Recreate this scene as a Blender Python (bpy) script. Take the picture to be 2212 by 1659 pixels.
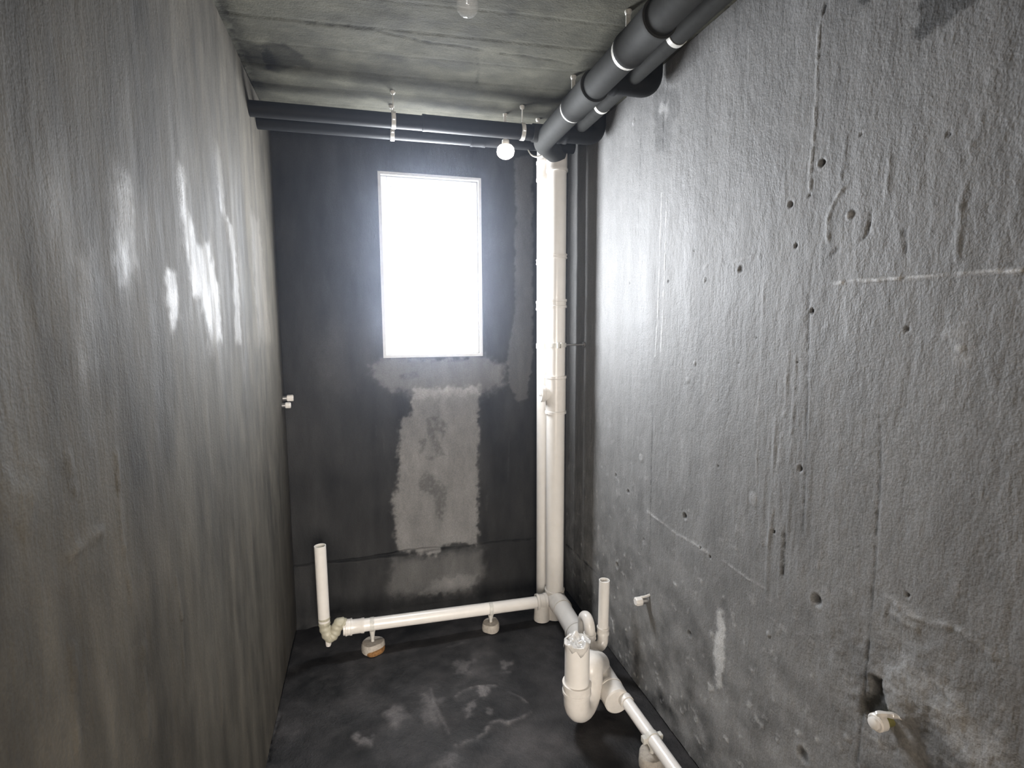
import bpy, bmesh, math
import numpy as np
from mathutils import Vector, Matrix

scene = bpy.context.scene
for _o in list(bpy.data.objects):
    bpy.data.objects.remove(_o)
COL = scene.collection

# ------------------------------------------------------------------ room size (metres)
W, H = 1.714, 2.892          # width (x), height (z); back wall at y = 0, the room runs to y = -3.5
YF = -3.5                    # front wall with the doorway, behind the photographer
WIN_X0, WIN_X1, WIN_Z0, WIN_Z1 = 0.566, 1.144, 1.618, 2.661

# ------------------------------------------------------------------ camera
cam_data = bpy.data.cameras.new('camera')
cam = bpy.data.objects.new('camera', cam_data)
COL.objects.link(cam)
cam_data.sensor_width = 36.0
cam_data.lens = 1130.0 / 2212.0 * 36.0
cam_data.clip_start = 0.02
_yaw, _pitch, _roll = math.radians(15.39), math.radians(6.59), math.radians(0.225)
_f = Vector((math.sin(_yaw) * math.cos(_pitch), math.cos(_yaw) * math.cos(_pitch), -math.sin(_pitch)))
_r = Vector((math.cos(_yaw), -math.sin(_yaw), 0.0))
_d = _f.cross(_r)
_rr = math.cos(_roll) * _r + math.sin(_roll) * _d
_dd = -math.sin(_roll) * _r + math.cos(_roll) * _d
_m = Matrix((_rr, -_dd, -_f)).transposed().to_4x4()
_m.translation = Vector((0.466, -3.192, 1.806))
cam.matrix_world = _m
scene.camera = cam

# ------------------------------------------------------------------ light
SKY = 40.0
PANE = 76.0
HALL_FILL = 410.0
HALL_BEAM = 210.0
scene.view_settings.view_transform = 'Standard'
scene.view_settings.look = 'None'
scene.view_settings.gamma = 1.0
scene.view_settings.exposure = 0.0
scene.view_settings.use_curve_mapping = False
scene.cycles.use_light_tree = False
scene.cycles.adaptive_threshold = 0.06
scene.cycles.max_bounces = 4
scene.cycles.diffuse_bounces = 3
scene.cycles.glossy_bounces = 1
scene.cycles.volume_bounces = 0
world = bpy.data.worlds.new('overcast_sky')
scene.world = world
world.use_nodes = True
_bg = world.node_tree.nodes['Background']
_bg.inputs['Color'].default_value = (0.90, 0.94, 1.0, 1)
_bg.inputs['Strength'].default_value = SKY
# thin scatter added to the air, imitating lens bloom round the bright window
_v = world.node_tree.nodes.new('ShaderNodeVolumeScatter')
_v.inputs['Density'].default_value = 0.011
_v.inputs['Anisotropy'].default_value = 0.91
_v.inputs['Color'].default_value = (0.72, 0.81, 1.0, 1)
world.node_tree.links.new(_v.outputs[0], world.node_tree.nodes['World Output'].inputs['Volume'])


def area(name, loc, rot, sx, sy, power, color, portal=False):
    l = bpy.data.lights.new(name, 'AREA')
    l.shape = 'RECTANGLE'
    l.size, l.size_y = sx, sy
    l.energy = power
    l.color = color
    if portal:
        l.cycles.is_portal = True
    o = bpy.data.objects.new(name, l)
    COL.objects.link(o)
    o.location = loc
    o.rotation_euler = rot
    return o


area('hall_fill_light', (0.35, -6.55, 1.55), (math.radians(90), 0, 0), 2.6, 1.9, HALL_FILL, (1.0, 0.955, 0.905))  # unseen area lamp added before the solid hall wall as fill
_pl = bpy.data.lights.new('hall_beam_light', 'POINT')  # unseen point lamp added to throw a beam through the doorway
_pl.energy = HALL_BEAM
_pl.shadow_soft_size = 0.035
_pl.color = (1.0, 0.97, 0.94)
_po = bpy.data.objects.new('hall_beam_light', _pl)
COL.objects.link(_po)
_po.location = (1.0, -5.6, 2.25)

# ------------------------------------------------------------------ materials
def new_mat(name):
    m = bpy.data.materials.new(name)
    m.use_nodes = True
    nt = m.node_tree
    return m, nt, nt.nodes['Principled BSDF']


def N(nt, kind, **kw):
    n = nt.nodes.new(kind)
    for k, v in kw.items():
        setattr(n, k, v)
    return n


def math_node(nt, op, a, b=None, c=None, clamp=False):
    n = N(nt, 'ShaderNodeMath', operation=op, use_clamp=clamp)
    for i, v in enumerate((a, b, c)):
        if v is None:
            continue
        if isinstance(v, (int, float)):
            n.inputs[i].default_value = v
        else:
            nt.links.new(v, n.inputs[i])
    return n.outputs[0]


def noise(nt, vec, scale, detail=4.0, rough=0.6):
    n = N(nt, 'ShaderNodeTexNoise')
    n.inputs['Scale'].default_value = scale
    n.inputs['Detail'].default_value = detail
    n.inputs['Roughness'].default_value = rough
    nt.links.new(vec, n.inputs['Vector'])
    return n.outputs['Fac']


def mapping(nt, vec, scale):
    n = N(nt, 'ShaderNodeMapping')
    n.inputs['Scale'].default_value = scale
    nt.links.new(vec, n.inputs['Vector'])
    return n.outputs['Vector']


def cement(name, col_a, col_b, rough=0.6, rough_gloss=0.22, bump=0.35, streak=(1, 1, 1), mottle=0.35, grain=0.25, spec=0.5):
    """Cement render: tone and gloss come from the mesh's own painted attributes (stains, scratches, patches)."""
    m, nt, b = new_mat(name)
    tc = N(nt, 'ShaderNodeTexCoord').outputs['Object']
    big = noise(nt, tc, 2.2, 1)
    mid = noise(nt, mapping(nt, tc, streak), 9.0, 4, 0.68)
    fine = noise(nt, tc, 150.0, 1, 0.7)
    mix = N(nt, 'ShaderNodeMix', data_type='RGBA')
    nt.links.new(big, mix.inputs['Factor'])
    mix.inputs['A'].default_value = (*col_a, 1)
    mix.inputs['B'].default_value = (*col_b, 1)
    tone = N(nt, 'ShaderNodeAttribute', attribute_name='tone').outputs['Fac']
    gloss = N(nt, 'ShaderNodeAttribute', attribute_name='gloss').outputs['Fac']
    v = math_node(nt, 'MULTIPLY_ADD', mid, mottle * 2, 1.0 - mottle)
    v2 = math_node(nt, 'MULTIPLY_ADD', fine, grain * 2, 1.0 - grain)
    v = math_node(nt, 'MULTIPLY', v, v2)
    t = math_node(nt, 'MAXIMUM', math_node(nt, 'ADD', tone, 1.0), 0.12)
    v = math_node(nt, 'MULTIPLY', v, t)
    sc = N(nt, 'ShaderNodeVectorMath', operation='SCALE')
    nt.links.new(mix.outputs['Result'], sc.inputs[0])
    nt.links.new(v, sc.inputs['Scale'])
    nt.links.new(sc.outputs[0], b.inputs['Base Color'])
    r = math_node(nt, 'MULTIPLY_ADD', gloss, rough_gloss - rough, rough)
    r = math_node(nt, 'MULTIPLY_ADD', math_node(nt, 'SUBTRACT', mid, 0.5), 0.25, r, clamp=True)
    nt.links.new(r, b.inputs['Roughness'])
    b.inputs['Specular IOR Level'].default_value = spec
    h1 = noise(nt, mapping(nt, tc, streak), 60.0, 2, 0.65)
    h = math_node(nt, 'MULTIPLY_ADD', fine, 0.5, h1)
    bp = N(nt, 'ShaderNodeBump')
    bp.inputs['Strength'].default_value = bump
    bp.inputs['Distance'].default_value = 0.004
    nt.links.new(h, bp.inputs['Height'])
    nt.links.new(bp.outputs[0], b.inputs['Normal'])
    return m


def plain(name, col, rough=0.4, spec=0.5, dirt=0.15, scale=25.0, dirt_col=None, metallic=0.0, bump=0.0):
    m, nt, b = new_mat(name)
    tc = N(nt, 'ShaderNodeTexCoord').outputs['Object']
    n = noise(nt, tc, scale, 5, 0.65)
    mix = N(nt, 'ShaderNodeMix', data_type='RGBA')
    ramp = N(nt, 'ShaderNodeMapRange')
    ramp.inputs['From Min'].default_value = 0.45
    ramp.inputs['From Max'].default_value = 0.8
    ramp.inputs['To Max'].default_value = dirt * 2
    nt.links.new(n, ramp.inputs['Value'])
    nt.links.new(ramp.outputs[0], mix.inputs['Factor'])
    mix.inputs['A'].default_value = (*col, 1)
    dc = dirt_col or tuple(c * 0.45 for c in col)
    mix.inputs['B'].default_value = (*dc, 1)
    nt.links.new(mix.outputs['Result'], b.inputs['Base Color'])
    b.inputs['Roughness'].default_value = rough
    b.inputs['Specular IOR Level'].default_value = spec
    b.inputs['Metallic'].default_value = metallic
    if bump:
        bp = N(nt, 'ShaderNodeBump')
        bp.inputs['Strength'].default_value = bump
        bp.inputs['Distance'].default_value = 0.004
        nt.links.new(n, bp.inputs['Height'])
        nt.links.new(bp.outputs[0], b.inputs['Normal'])
    return m


MAT = {}
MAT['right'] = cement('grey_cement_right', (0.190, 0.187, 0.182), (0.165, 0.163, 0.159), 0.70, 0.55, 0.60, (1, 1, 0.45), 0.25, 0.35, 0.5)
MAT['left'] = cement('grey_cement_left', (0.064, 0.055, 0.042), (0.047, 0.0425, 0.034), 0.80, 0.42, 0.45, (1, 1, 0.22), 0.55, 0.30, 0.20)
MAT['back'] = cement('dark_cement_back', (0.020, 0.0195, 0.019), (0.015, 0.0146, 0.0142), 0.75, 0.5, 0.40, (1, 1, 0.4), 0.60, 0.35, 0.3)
MAT['floor'] = cement('dark_cement_floor', (0.024, 0.022, 0.0215), (0.017, 0.0155, 0.0152), 0.75, 0.5, 0.55, (1, 1, 1), 0.85, 0.4, 0.25)
MAT['ceiling'] = cement('bare_concrete_ceiling', (0.066, 0.063, 0.048), (0.046, 0.044, 0.034), 0.85, 0.6, 0.50, (0.6, 1, 1), 0.55, 0.3, 0.12)
MAT['hall'] = plain('hall_plaster', (0.62, 0.55, 0.46), 0.8, 0.2)
MAT['hall_floor'] = plain('hall_screed', (0.35, 0.30, 0.25), 0.7, 0.3)
MAT['street'] = plain('street_paving', (0.20, 0.20, 0.19), 0.9, 0.2)
MAT['pvc'] = plain('white_pvc', (0.78, 0.745, 0.70), 0.28, 0.5, 0.10, 18.0, (0.50, 0.46, 0.40))
MAT['pvc_fit'] = plain('white_pvc_fitting', (0.74, 0.70, 0.65), 0.30, 0.5, 0.16, 30.0, (0.42, 0.38, 0.33))
MAT['pvc_old'] = plain('yellowed_pvc_hose', (0.46, 0.43, 0.33), 0.45, 0.5, 0.3, 40.0)
MAT['black_pipe'] = plain('dark_coated_pipe', (0.036, 0.0355, 0.033), 0.7, 0.06, 0.25, 30.0)
MAT['backlit_pipe'] = plain('backlit_black_pipe', (0.012, 0.0118, 0.0115), 0.6, 0.12, 0.25, 30.0)  # darker copy of the pipe coat, backlit shade put into the colour
MAT['strap'] = plain('pale_plastic_strap', (0.62, 0.60, 0.55), 0.45, 0.5, 0.25, 60.0)
MAT['base'] = plain('mortar_blob', (0.42, 0.38, 0.33), 0.8, 0.3, 0.35, 80.0, None, 0.0, 0.5)
MAT['rust'] = plain('rusty_crust', (0.26, 0.13, 0.045), 0.85, 0.2, 0.5, 90.0, (0.07, 0.03, 0.015), 0.0, 0.6)
MAT['white'] = plain('white_frame', (0.82, 0.82, 0.82), 0.35, 0.5, 0.06)
MAT['reveal'] = plain('pale_reveal_plaster', (0.60, 0.60, 0.60), 0.7, 0.3, 0.12)
MAT['steel'] = plain('dull_steel', (0.35, 0.34, 0.33), 0.4, 0.5, 0.3, 50.0, None, 0.8)
MAT['brass'] = plain('tarnished_brass', (0.36, 0.33, 0.12), 0.45, 0.5, 0.3, 60.0, None, 0.6)
MAT['dark_hole'] = plain('dark_grit', (0.03, 0.028, 0.026), 0.9, 0.2, 0.3, 80.0)
MAT['film'] = plain('shiny_plastic_film', (0.60, 0.57, 0.53), 0.12, 0.7, 0.2, 40.0)

_m, _nt, _b = new_mat('lamp_glow')
_b.inputs['Base Color'].default_value = (0.9, 0.85, 0.8, 1)
_b.inputs['Emission Color'].default_value = (1.0, 0.90, 0.84, 1)
_b.inputs['Emission Strength'].default_value = 3.0
MAT['lamp'] = _m

_m, _nt, _b = new_mat('frosted_emissive_glass')
_b.inputs['Base Color'].default_value = (0.85, 0.87, 0.9, 1)
_b.inputs['Roughness'].default_value = 0.35
_b.inputs['Emission Color'].default_value = (0.90, 0.94, 1.0, 1)
_b.inputs['Emission Strength'].default_value = PANE
MAT['glass'] = _m

# ------------------------------------------------------------------ object helpers
def tag(o, label=None, cat=None, group=None, kind=None):
    if label:
        o['label'] = label
    if cat:
        o['category'] = cat
    if group:
        o['group'] = group
    if kind:
        o['kind'] = kind
    return o


def thing(name, loc, label, cat, group=None):
    o = bpy.data.objects.new(name, None)
    COL.objects.link(o)
    o.location = loc
    o.empty_display_size = 0.05
    return tag(o, label, cat, group)


def link(name, bm, mat, parent=None, smooth=True, angle=40):
    me = bpy.data.meshes.new(name)
    bmesh.ops.recalc_face_normals(bm, faces=bm.faces)
    bm.to_mesh(me)
    bm.free()
    if parent is not None:                      # geometry is written in world metres, keep it there
        me.transform(Matrix.Translation(-parent_loc(parent)))
    me.materials.append(MAT[mat])
    if smooth:
        me.polygons.foreach_set('use_smooth', [True] * len(me.polygons))
        me.set_sharp_from_angle(angle=math.radians(angle))
    o = bpy.data.objects.new(name, me)
    COL.objects.link(o)
    if parent is not None:
        o.parent = parent
    return o


def parent_loc(p):
    v = Vector(p.location)
    while p.parent is not None:
        p = p.parent
        v += Vector(p.location)
    return v


def frames(pts):
    """parallel-transport frames along a polyline"""
    pts = [Vector(p) for p in pts]
    tang = []
    for i in range(len(pts)):
        a = pts[max(i - 1, 0)]
        b = pts[min(i + 1, len(pts) - 1)]
        tang.append((b - a).normalized())
    t0 = tang[0]
    ref = Vector((0, 0, 1)) if abs(t0.z) < 0.9 else Vector((1, 0, 0))
    n = t0.cross(ref).normalized()
    out = []
    for i, t in enumerate(tang):
        if i:
            q = tang[i - 1].rotation_difference(t)
            n = (q @ n).normalized()
        out.append((pts[i], t, n, t.cross(n).normalized()))
    return out


def add_tube(bm, pts, rad, seg=24, caps=(True, True)):
    fr = frames(pts)
    if isinstance(rad, (int, float)):
        rad = [rad] * len(fr)
    rings = []
    for (p, t, n, b), r in zip(fr, rad):
        rings.append([bm.verts.new(p + n * (r * math.cos(a)) + b * (r * math.sin(a)))
                      for a in (2 * math.pi * k / seg for k in range(seg))])
    for r0, r1 in zip(rings, rings[1:]):
        for k in range(seg):
            bm.faces.new((r0[k], r0[(k + 1) % seg], r1[(k + 1) % seg], r1[k]))
    if caps[0]:
        bm.faces.new(rings[0][::-1])
    if caps[1]:
        bm.faces.new(rings[-1])
    return rings


def add_hollow(bm, p0, p1, r_out, r_in, seg=28):
    """open pipe or ring with wall thickness"""
    p0, p1 = Vector(p0), Vector(p1)
    t = (p1 - p0).normalized()
    ref = Vector((0, 0, 1)) if abs(t.z) < 0.9 else Vector((1, 0, 0))
    n = t.cross(ref).normalized()
    b = t.cross(n)
    loops = []
    for p, r in ((p0, r_in), (p0, r_out), (p1, r_out), (p1, r_in)):
        loops.append([bm.verts.new(p + n * (r * math.cos(2 * math.pi * k / seg)) + b * (r * math.sin(2 * math.pi * k / seg)))
                      for k in range(seg)])
    for i in range(4):
        a, c = loops[i], loops[(i + 1) % 4]
        for k in range(seg):
            bm.faces.new((a[k], a[(k + 1) % seg], c[(k + 1) % seg], c[k]))


def add_collar(bm, p0, p1, r, lip=0.004, seg=28):
    """socket: a swollen sleeve with a raised bead at both ends"""
    p0, p1 = Vector(p0), Vector(p1)
    L = (p1 - p0).length
    t = (p1 - p0) / L
    prof = [(0, r - 0.006), (0, r + lip), (min(0.014, L * .25), r + lip), (min(0.018, L * .3), r),
            (L - min(0.018, L * .3), r), (L - min(0.014, L * .25), r + lip), (L, r + lip), (L, r - 0.006)]
    ref = Vector((0, 0, 1)) if abs(t.z) < 0.9 else Vector((1, 0, 0))
    n = t.cross(ref).normalized()
    b = t.cross(n)
    rings = [[bm.verts.new(p0 + t * s + n * (q * math.cos(2 * math.pi * k / seg)) + b * (q * math.sin(2 * math.pi * k / seg)))
              for k in range(seg)] for s, q in prof]
    for r0, r1 in zip(rings, rings[1:]):
        for k in range(seg):
            bm.faces.new((r0[k], r0[(k + 1) % seg], r1[(k + 1) % seg], r1[k]))


def add_box(bm, a, b, bev=0.0):
    lo = Vector((min(a[0], b[0]), min(a[1], b[1]), min(a[2], b[2])))
    hi = Vector((max(a[0], b[0]), max(a[1], b[1]), max(a[2], b[2])))
    r = bmesh.ops.create_cube(bm, size=1.0)
    for v in r['verts']:
        v.co = Vector((lo[i] + (v.co[i] + 0.5) * (hi[i] - lo[i]) for i in range(3)))
    if bev:
        es = list({e for v in r['verts'] for e in v.link_edges})
        bmesh.ops.bevel(bm, geom=es, offset=bev, segments=2, affect='EDGES', profile=0.6)


def bezier(ctrl, n=10):
    """smooth a polyline with Catmull-Rom"""
    P = [Vector(c) for c in ctrl]
    P = [P[0] * 2 - P[1]] + P + [P[-1] * 2 - P[-2]]
    out = []
    for i in range(1, len(P) - 2):
        for k in range(n):
            t = k / n
            a, b, c, d = P[i - 1], P[i], P[i + 1], P[i + 2]
            out.append(0.5 * ((2 * b) + (c - a) * t + (2 * a - 5 * b + 4 * c - d) * t * t + (3 * b - a - 3 * c + d) * t ** 3))
    out.append(P[-2])
    return out


def fillet(ctrl, rad, n=8):
    """polyline whose corners are rounded with the given bend radius"""
    P = [Vector(c) for c in ctrl]
    out = [P[0]]
    for i in range(1, len(P) - 1):
        a, b, c = P[i - 1], P[i], P[i + 1]
        u, v = (a - b).normalized(), (c - b).normalized()
        ang = u.angle(v)
        if ang > math.pi - 0.02:
            out.append(b)
            continue
        d = min(rad / math.tan(ang / 2), (a - b).length * 0.49, (c - b).length * 0.49)
        p, q = b + u * d, b + v * d
        for k in range(n + 1):
            t = k / n
            out.append(p * (1 - t) ** 2 + b * 2 * t * (1 - t) + q * t * t)
    out.append(P[-1])
    return out


# ------------------------------------------------------------------ relief surfaces
def lattice(seed):
    return np.random.default_rng(seed).random((256, 256))


def vnoise(u, v, su, sv, seed):
    T = lattice(seed)
    x, y = u * su + 37.3, v * sv + 71.9
    xi, yi = np.floor(x).astype(int), np.floor(y).astype(int)
    fx, fy = x - xi, y - yi
    fx, fy = fx * fx * (3 - 2 * fx), fy * fy * (3 - 2 * fy)
    a, b = T[xi % 256, yi % 256], T[(xi + 1) % 256, yi % 256]
    c, d = T[xi % 256, (yi + 1) % 256], T[(xi + 1) % 256, (yi + 1) % 256]
    return (a * (1 - fx) + b * fx) * (1 - fy) + (c * (1 - fx) + d * fx) * fy


def fbm(u, v, su, sv, seed, oct=4):
    s, a, t = 0.0, 1.0, 0.0
    for k in range(oct):
        s = s + a * vnoise(u, v, su * 2 ** k, sv * 2 ** k, seed + k)
        t += a
        a *= 0.55
    return s / t - 0.5


def seg_dist(U, V, pts):
    best = np.full(U.shape, 9.0)
    for (x0, y0), (x1, y1) in zip(pts, pts[1:]):
        dx, dy = x1 - x0, y1 - y0
        L = dx * dx + dy * dy + 1e-12
        t = np.clip(((U - x0) * dx + (V - y0) * dy) / L, 0, 1)
        best = np.minimum(best, np.hypot(U - x0 - t * dx, V - y0 - t * dy))
    return best


def poly_sdf(U, V, pts):
    inside = np.zeros(U.shape, bool)
    n = len(pts)
    for i in range(n):
        (x0, y0), (x1, y1) = pts[i], pts[(i + 1) % n]
        if y0 == y1:
            continue
        cond = ((V < y0) != (V < y1)) & (U < (x1 - x0) * (V - y0) / (y1 - y0) + x0)
        inside ^= cond
    d = seg_dist(U, V, list(pts) + [pts[0]])
    return np.where(inside, -d, d)


class Relief:
    """a surface grid in (u, v) metres with relief height, tone and gloss"""
    def __init__(self, u, v, seed):
        self.u, self.v = np.asarray(u), np.asarray(v)
        self.U, self.V = np.meshgrid(self.u, self.v, indexing='ij')
        self.h = np.zeros(self.U.shape)
        self.tone = np.zeros(self.U.shape)
        self.gloss = np.zeros(self.U.shape)
        self.wob = fbm(self.U, self.V, 22, 22, seed + 50, 4)
        self.wob2 = fbm(self.U, self.V, 45, 45, seed + 60, 3)

    def _win(self, pts, m):
        xs, ys = [p[0] for p in pts], [p[1] for p in pts]
        i0, i1 = np.searchsorted(self.u, [min(xs) - m, max(xs) + m])
        j0, j1 = np.searchsorted(self.v, [min(ys) - m, max(ys) + m])
        return slice(i0, i1), slice(j0, j1)

    def strokes(self, items):
        for pts, hw, rel, tone in items:
            s = self._win(pts, hw * 5 + 0.02)
            if self.U[s].size == 0:
                continue
            d = seg_dist(self.U[s] + self.wob2[s] * hw * 1.4, self.V[s] + self.wob[s] * hw * 1.2, pts)
            w = np.exp(-(d / hw) ** 2) * np.clip(0.75 + self.wob2[s] * 2.2, 0.15, 1.2)
            self.h[s] += rel * w
            self.tone[s] += tone * w

    def pits(self, items):
        for u, v, r, dep, tone in items:
            s = self._win([(u, v)], r * 4 + 0.01)
            if self.U[s].size == 0:
                continue
            d = np.hypot(self.U[s] - u + self.wob2[s] * r * .6, self.V[s] - v + self.wob[s] * r * .6) / r
            w = np.exp(-d ** 4)
            self.h[s] += dep * w - dep * 0.25 * np.exp(-((d - 1.35) / 0.35) ** 2)
            self.tone[s] += tone * np.exp(-d ** 4 * 1.3) - tone * 0.18 * np.exp(-((d - 1.5) / 0.4) ** 2)

    def areas(self, items):
        for pts, tone, soft, gl, rel in items:
            s = self._win(pts, soft * 3 + 0.03)
            if self.U[s].size == 0:
                continue
            d = poly_sdf(self.U[s], self.V[s], pts) + (self.wob[s] * 0.6 + self.wob2[s] * 0.5) * min(0.09, soft * 4 + 0.02)
            w = 1 / (1 + np.exp(np.clip(d / soft * 3, -30, 30)))
            if tone < -1:
                w = w * np.clip(0.75 + 3.0 * self.wob2[s] + 1.5 * self.wob[s], 0, 1)
            self.tone[s] += tone * w
            self.gloss[s] = np.maximum(self.gloss[s], gl * w)
            self.h[s] += rel * w

    def build(self, name, to_xyz, mat, hole=None, core=()):
        nu, nv = len(self.u), len(self.v)
        co = to_xyz(self.U, self.V, self.h).reshape(-1, 3)
        idx = np.arange(nu * nv).reshape(nu, nv)
        q = np.stack([idx[:-1, :-1], idx[1:, :-1], idx[1:, 1:], idx[:-1, 1:]], -1)
        keep = np.ones(q.shape[:2], bool)
        if hole:
            uc = (self.u[:-1] + self.u[1:]) / 2
            vc = (self.v[:-1] + self.v[1:]) / 2
            keep = ~((uc[:, None] > hole[0]) & (uc[:, None] < hole[1]) & (vc[None] > hole[2]) & (vc[None] < hole[3]))
        q = q[keep]
        nb = []
        bq = []
        base = len(co)
        for lo, hi in core:                      # solid masonry behind the rendered face
            c = [(x, y, z) for x in (lo[0], hi[0]) for y in (lo[1], hi[1]) for z in (lo[2], hi[2])]
            nb += c
            bq += [[base + k for k in f] for f in ((0, 1, 3, 2), (4, 6, 7, 5), (0, 4, 5, 1), (2, 3, 7, 6), (0, 2, 6, 4), (1, 5, 7, 3))]
            base += 8
        if nb:
            co = np.vstack([co, np.array(nb)])
            q = np.vstack([q, np.array(bq)])
        me = bpy.data.meshes.new(name)
        me.vertices.add(len(co))
        me.vertices.foreach_set('co', co.astype(np.float32).ravel())
        me.loops.add(q.size)
        me.loops.foreach_set('vertex_index', q.astype(np.int32).ravel())
        me.polygons.add(len(q))
        me.polygons.foreach_set('loop_start', np.arange(0, q.size, 4, dtype=np.int32))
        sm = np.ones(len(q), bool)
        if nb:
            sm[-len(bq):] = False
        me.polygons.foreach_set('use_smooth', sm)
        for an, arr in (('tone', self.tone), ('gloss', self.gloss)):
            at = me.attributes.new(an, 'FLOAT', 'POINT')
            vals = np.zeros(len(co), np.float32)
            vals[:arr.size] = arr.ravel()
            at.data.foreach_set('value', vals)
        me.update(calc_edges=True)
        me.materials.append(MAT[mat])
        o = bpy.data.objects.new(name, me)
        COL.objects.link(o)
        return tag(o, kind='structure')


def span(*stops):
    """coordinate list: span(a, step, b, step, c ...)"""
    out = [stops[0]]
    for i in range(1, len(stops) - 1, 2):
        a, st, b = stops[i - 1], stops[i], stops[i + 1]
        n = max(1, int(round(abs(b - a) / st)))
        out += list(np.linspace(a, b, n + 1)[1:])
    return np.array(out)


# relief data read off the photograph, in wall metres (distance from back wall or left wall, height)
RIGHT_STROKES = [
    ([(2.012, 1.913), (2.083, 1.915), (2.148, 1.913), (2.251, 1.911), (2.312, 1.91), (2.359, 1.909), (2.41, 1.907), (2.451, 1.907)], 0.0048, 0.0065, 1.5),
    ([(2.035, 2.169), (2.011, 2.151), (1.995, 2.13), (1.982, 2.095), (1.982, 2.058), (1.987, 2.032)], 0.005, 0.0045, 0.55),
    ([(2.111, 2.094), (2.111, 2.059), (2.107, 2.031), (2.088, 2.017), (2.062, 1.999)], 0.004, -0.0045, -0.55),
    ([(1.98, 1.969), (2.005, 1.992), (2.022, 2.008)], 0.006, -0.0025, -0.4),
    ([(1.067, 0.923), (1.188, 0.913), (1.299, 0.909), (1.431, 0.917), (1.521, 0.917)], 0.006, 0.0019, 0.7),
    ([(1.603, 0.926), (1.68, 0.923), (1.74, 0.92), (1.827, 0.928)], 0.0045, 0.0019, 0.6),
    ([(1.11, 2.367), (1.109, 2.103), (1.104, 1.842), (1.094, 1.656)], 0.0032, 0.002, 1.4),
    ([(1.152, 2.329), (1.151, 2.098), (1.146, 1.841), (1.136, 1.679)], 0.0032, 0.002, 1.4),
    ([(1.911, 2.66), (1.91, 2.552), (1.914, 2.451), (1.913, 2.339), (1.909, 2.264), (1.91, 2.174)], 0.004, 0.004, 0.7),
    ([(1.931, 2.685), (1.927, 2.673), (1.923, 2.659)], 0.006, -0.005, -0.9),
    ([(0.915, 2.792), (0.916, 2.588), (0.913, 2.382)], 0.003, -0.0012, -0.55),
    ([(0.911, 2.34), (0.913, 2.213)], 0.002, -0.0012, -0.5),
    ([(1.14, 2.817), (1.119, 2.752), (1.108, 2.681), (1.109, 2.53)], 0.003, -0.0012, -0.5),
    ([(1.087, 1.423), (1.086, 1.207), (1.09, 0.965), (1.093, 0.741)], 0.0035, -0.0019, -0.45),
    ([(1.105, 1.383), (1.108, 1.169)], 0.003, 0.0012, 0.3),
    ([(1.932, 1.882), (1.941, 1.72), (1.951, 1.557), (1.959, 1.39), (1.961, 1.263), (1.963, 1.177)], 0.004, -0.0025, -0.5),
    ([(1.969, 1.587), (1.989, 1.562), (1.986, 1.535)], 0.003, 0.0012, 0.3),
    ([(2.176, 1.567), (2.188, 1.45), (2.192, 1.268), (2.195, 1.08), (2.196, 0.925), (2.195, 0.819), (2.193, 0.709), (2.188, 0.596)], 0.004, -0.0028, -0.6),
    ([(1.894, 1.142), (1.894, 1.088), (1.896, 1.005)], 0.006, -0.0037, -0.75),
    ([(1.86, 1.454), (1.849, 1.332), (1.842, 1.207), (1.827, 1.075)], 0.005, 0.0025, 0.25),
    ([(1.869, 1.716), (1.867, 1.616), (1.865, 1.514)], 0.005, 0.0025, 0.2),
    ([(1.897, 1.704), (1.901, 1.52), (1.899, 1.375)], 0.005, 0.0025, 0.15),
    ([(1.751, 1.557), (1.754, 1.432), (1.759, 1.258)], 0.003, 0.0019, 0.45),
    ([(1.598, 1.899), (1.602, 1.801), (1.603, 1.703)], 0.003, 0.0019, 0.35),
    ([(1.747, 1.921), (1.751, 1.801), (1.754, 1.665)], 0.004, 0.0019, 0.15),
    ([(2.014, 2.187), (2.018, 2.245), (2.024, 2.302)], 0.004, 0.0025, -0.2),
    ([(2.145, 2.076), (2.151, 2.141), (2.154, 2.205)], 0.004, 0.0025, 0.15),
    ([(2.204, 2.021), (2.212, 1.971)], 0.004, -0.0025, -0.6),
    ([(2.328, 1.942), (2.325, 2.03), (2.327, 2.117), (2.338, 2.198)], 0.006, 0.0031, 0.15),
    ([(1.424, 2.012), (1.465, 2.034), (1.478, 2.041)], 0.006, 0.0019, 0.3),
    ([(1.595, 2.019), (1.653, 2.026), (1.719, 2.023)], 0.007, 0.0025, 0.3),
    ([(2.236, 1.114), (2.263, 1.107), (2.286, 1.103)], 0.011, 0.0062, 0.35),
    ([(2.286, 1.103), (2.32, 1.103), (2.341, 1.107), (2.371, 1.116), (2.399, 1.124)], 0.008, 0.0043, 0.3),
    ([(2.399, 1.124), (2.419, 1.119), (2.437, 1.115), (2.464, 1.106), (2.482, 1.092)], 0.008, 0.0043, 0.2),
    ([(2.253, 1.08), (2.289, 1.076), (2.322, 1.076)], 0.012, 0.0037, 0.2),
    ([(2.236, 1.114), (2.23, 1.061), (2.228, 1.01)], 0.006, 0.0019, 0.15),
    ([(1.96, 0.848), (2.058, 0.91)], 0.004, 0.0012, 0.3),
    ([(0.013, 0.318), (0.162, 0.33), (0.328, 0.334), (0.518, 0.35)], 0.006, -0.0037, -0.6),
    ([(0.529, 0.04), (0.769, 0.019), (0.975, 0.026)], 0.02, 0.0025, -0.15),
    ([(2.373, 0.972), (2.424, 0.953)], 0.006, 0.0025, 0.3),
]
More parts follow.
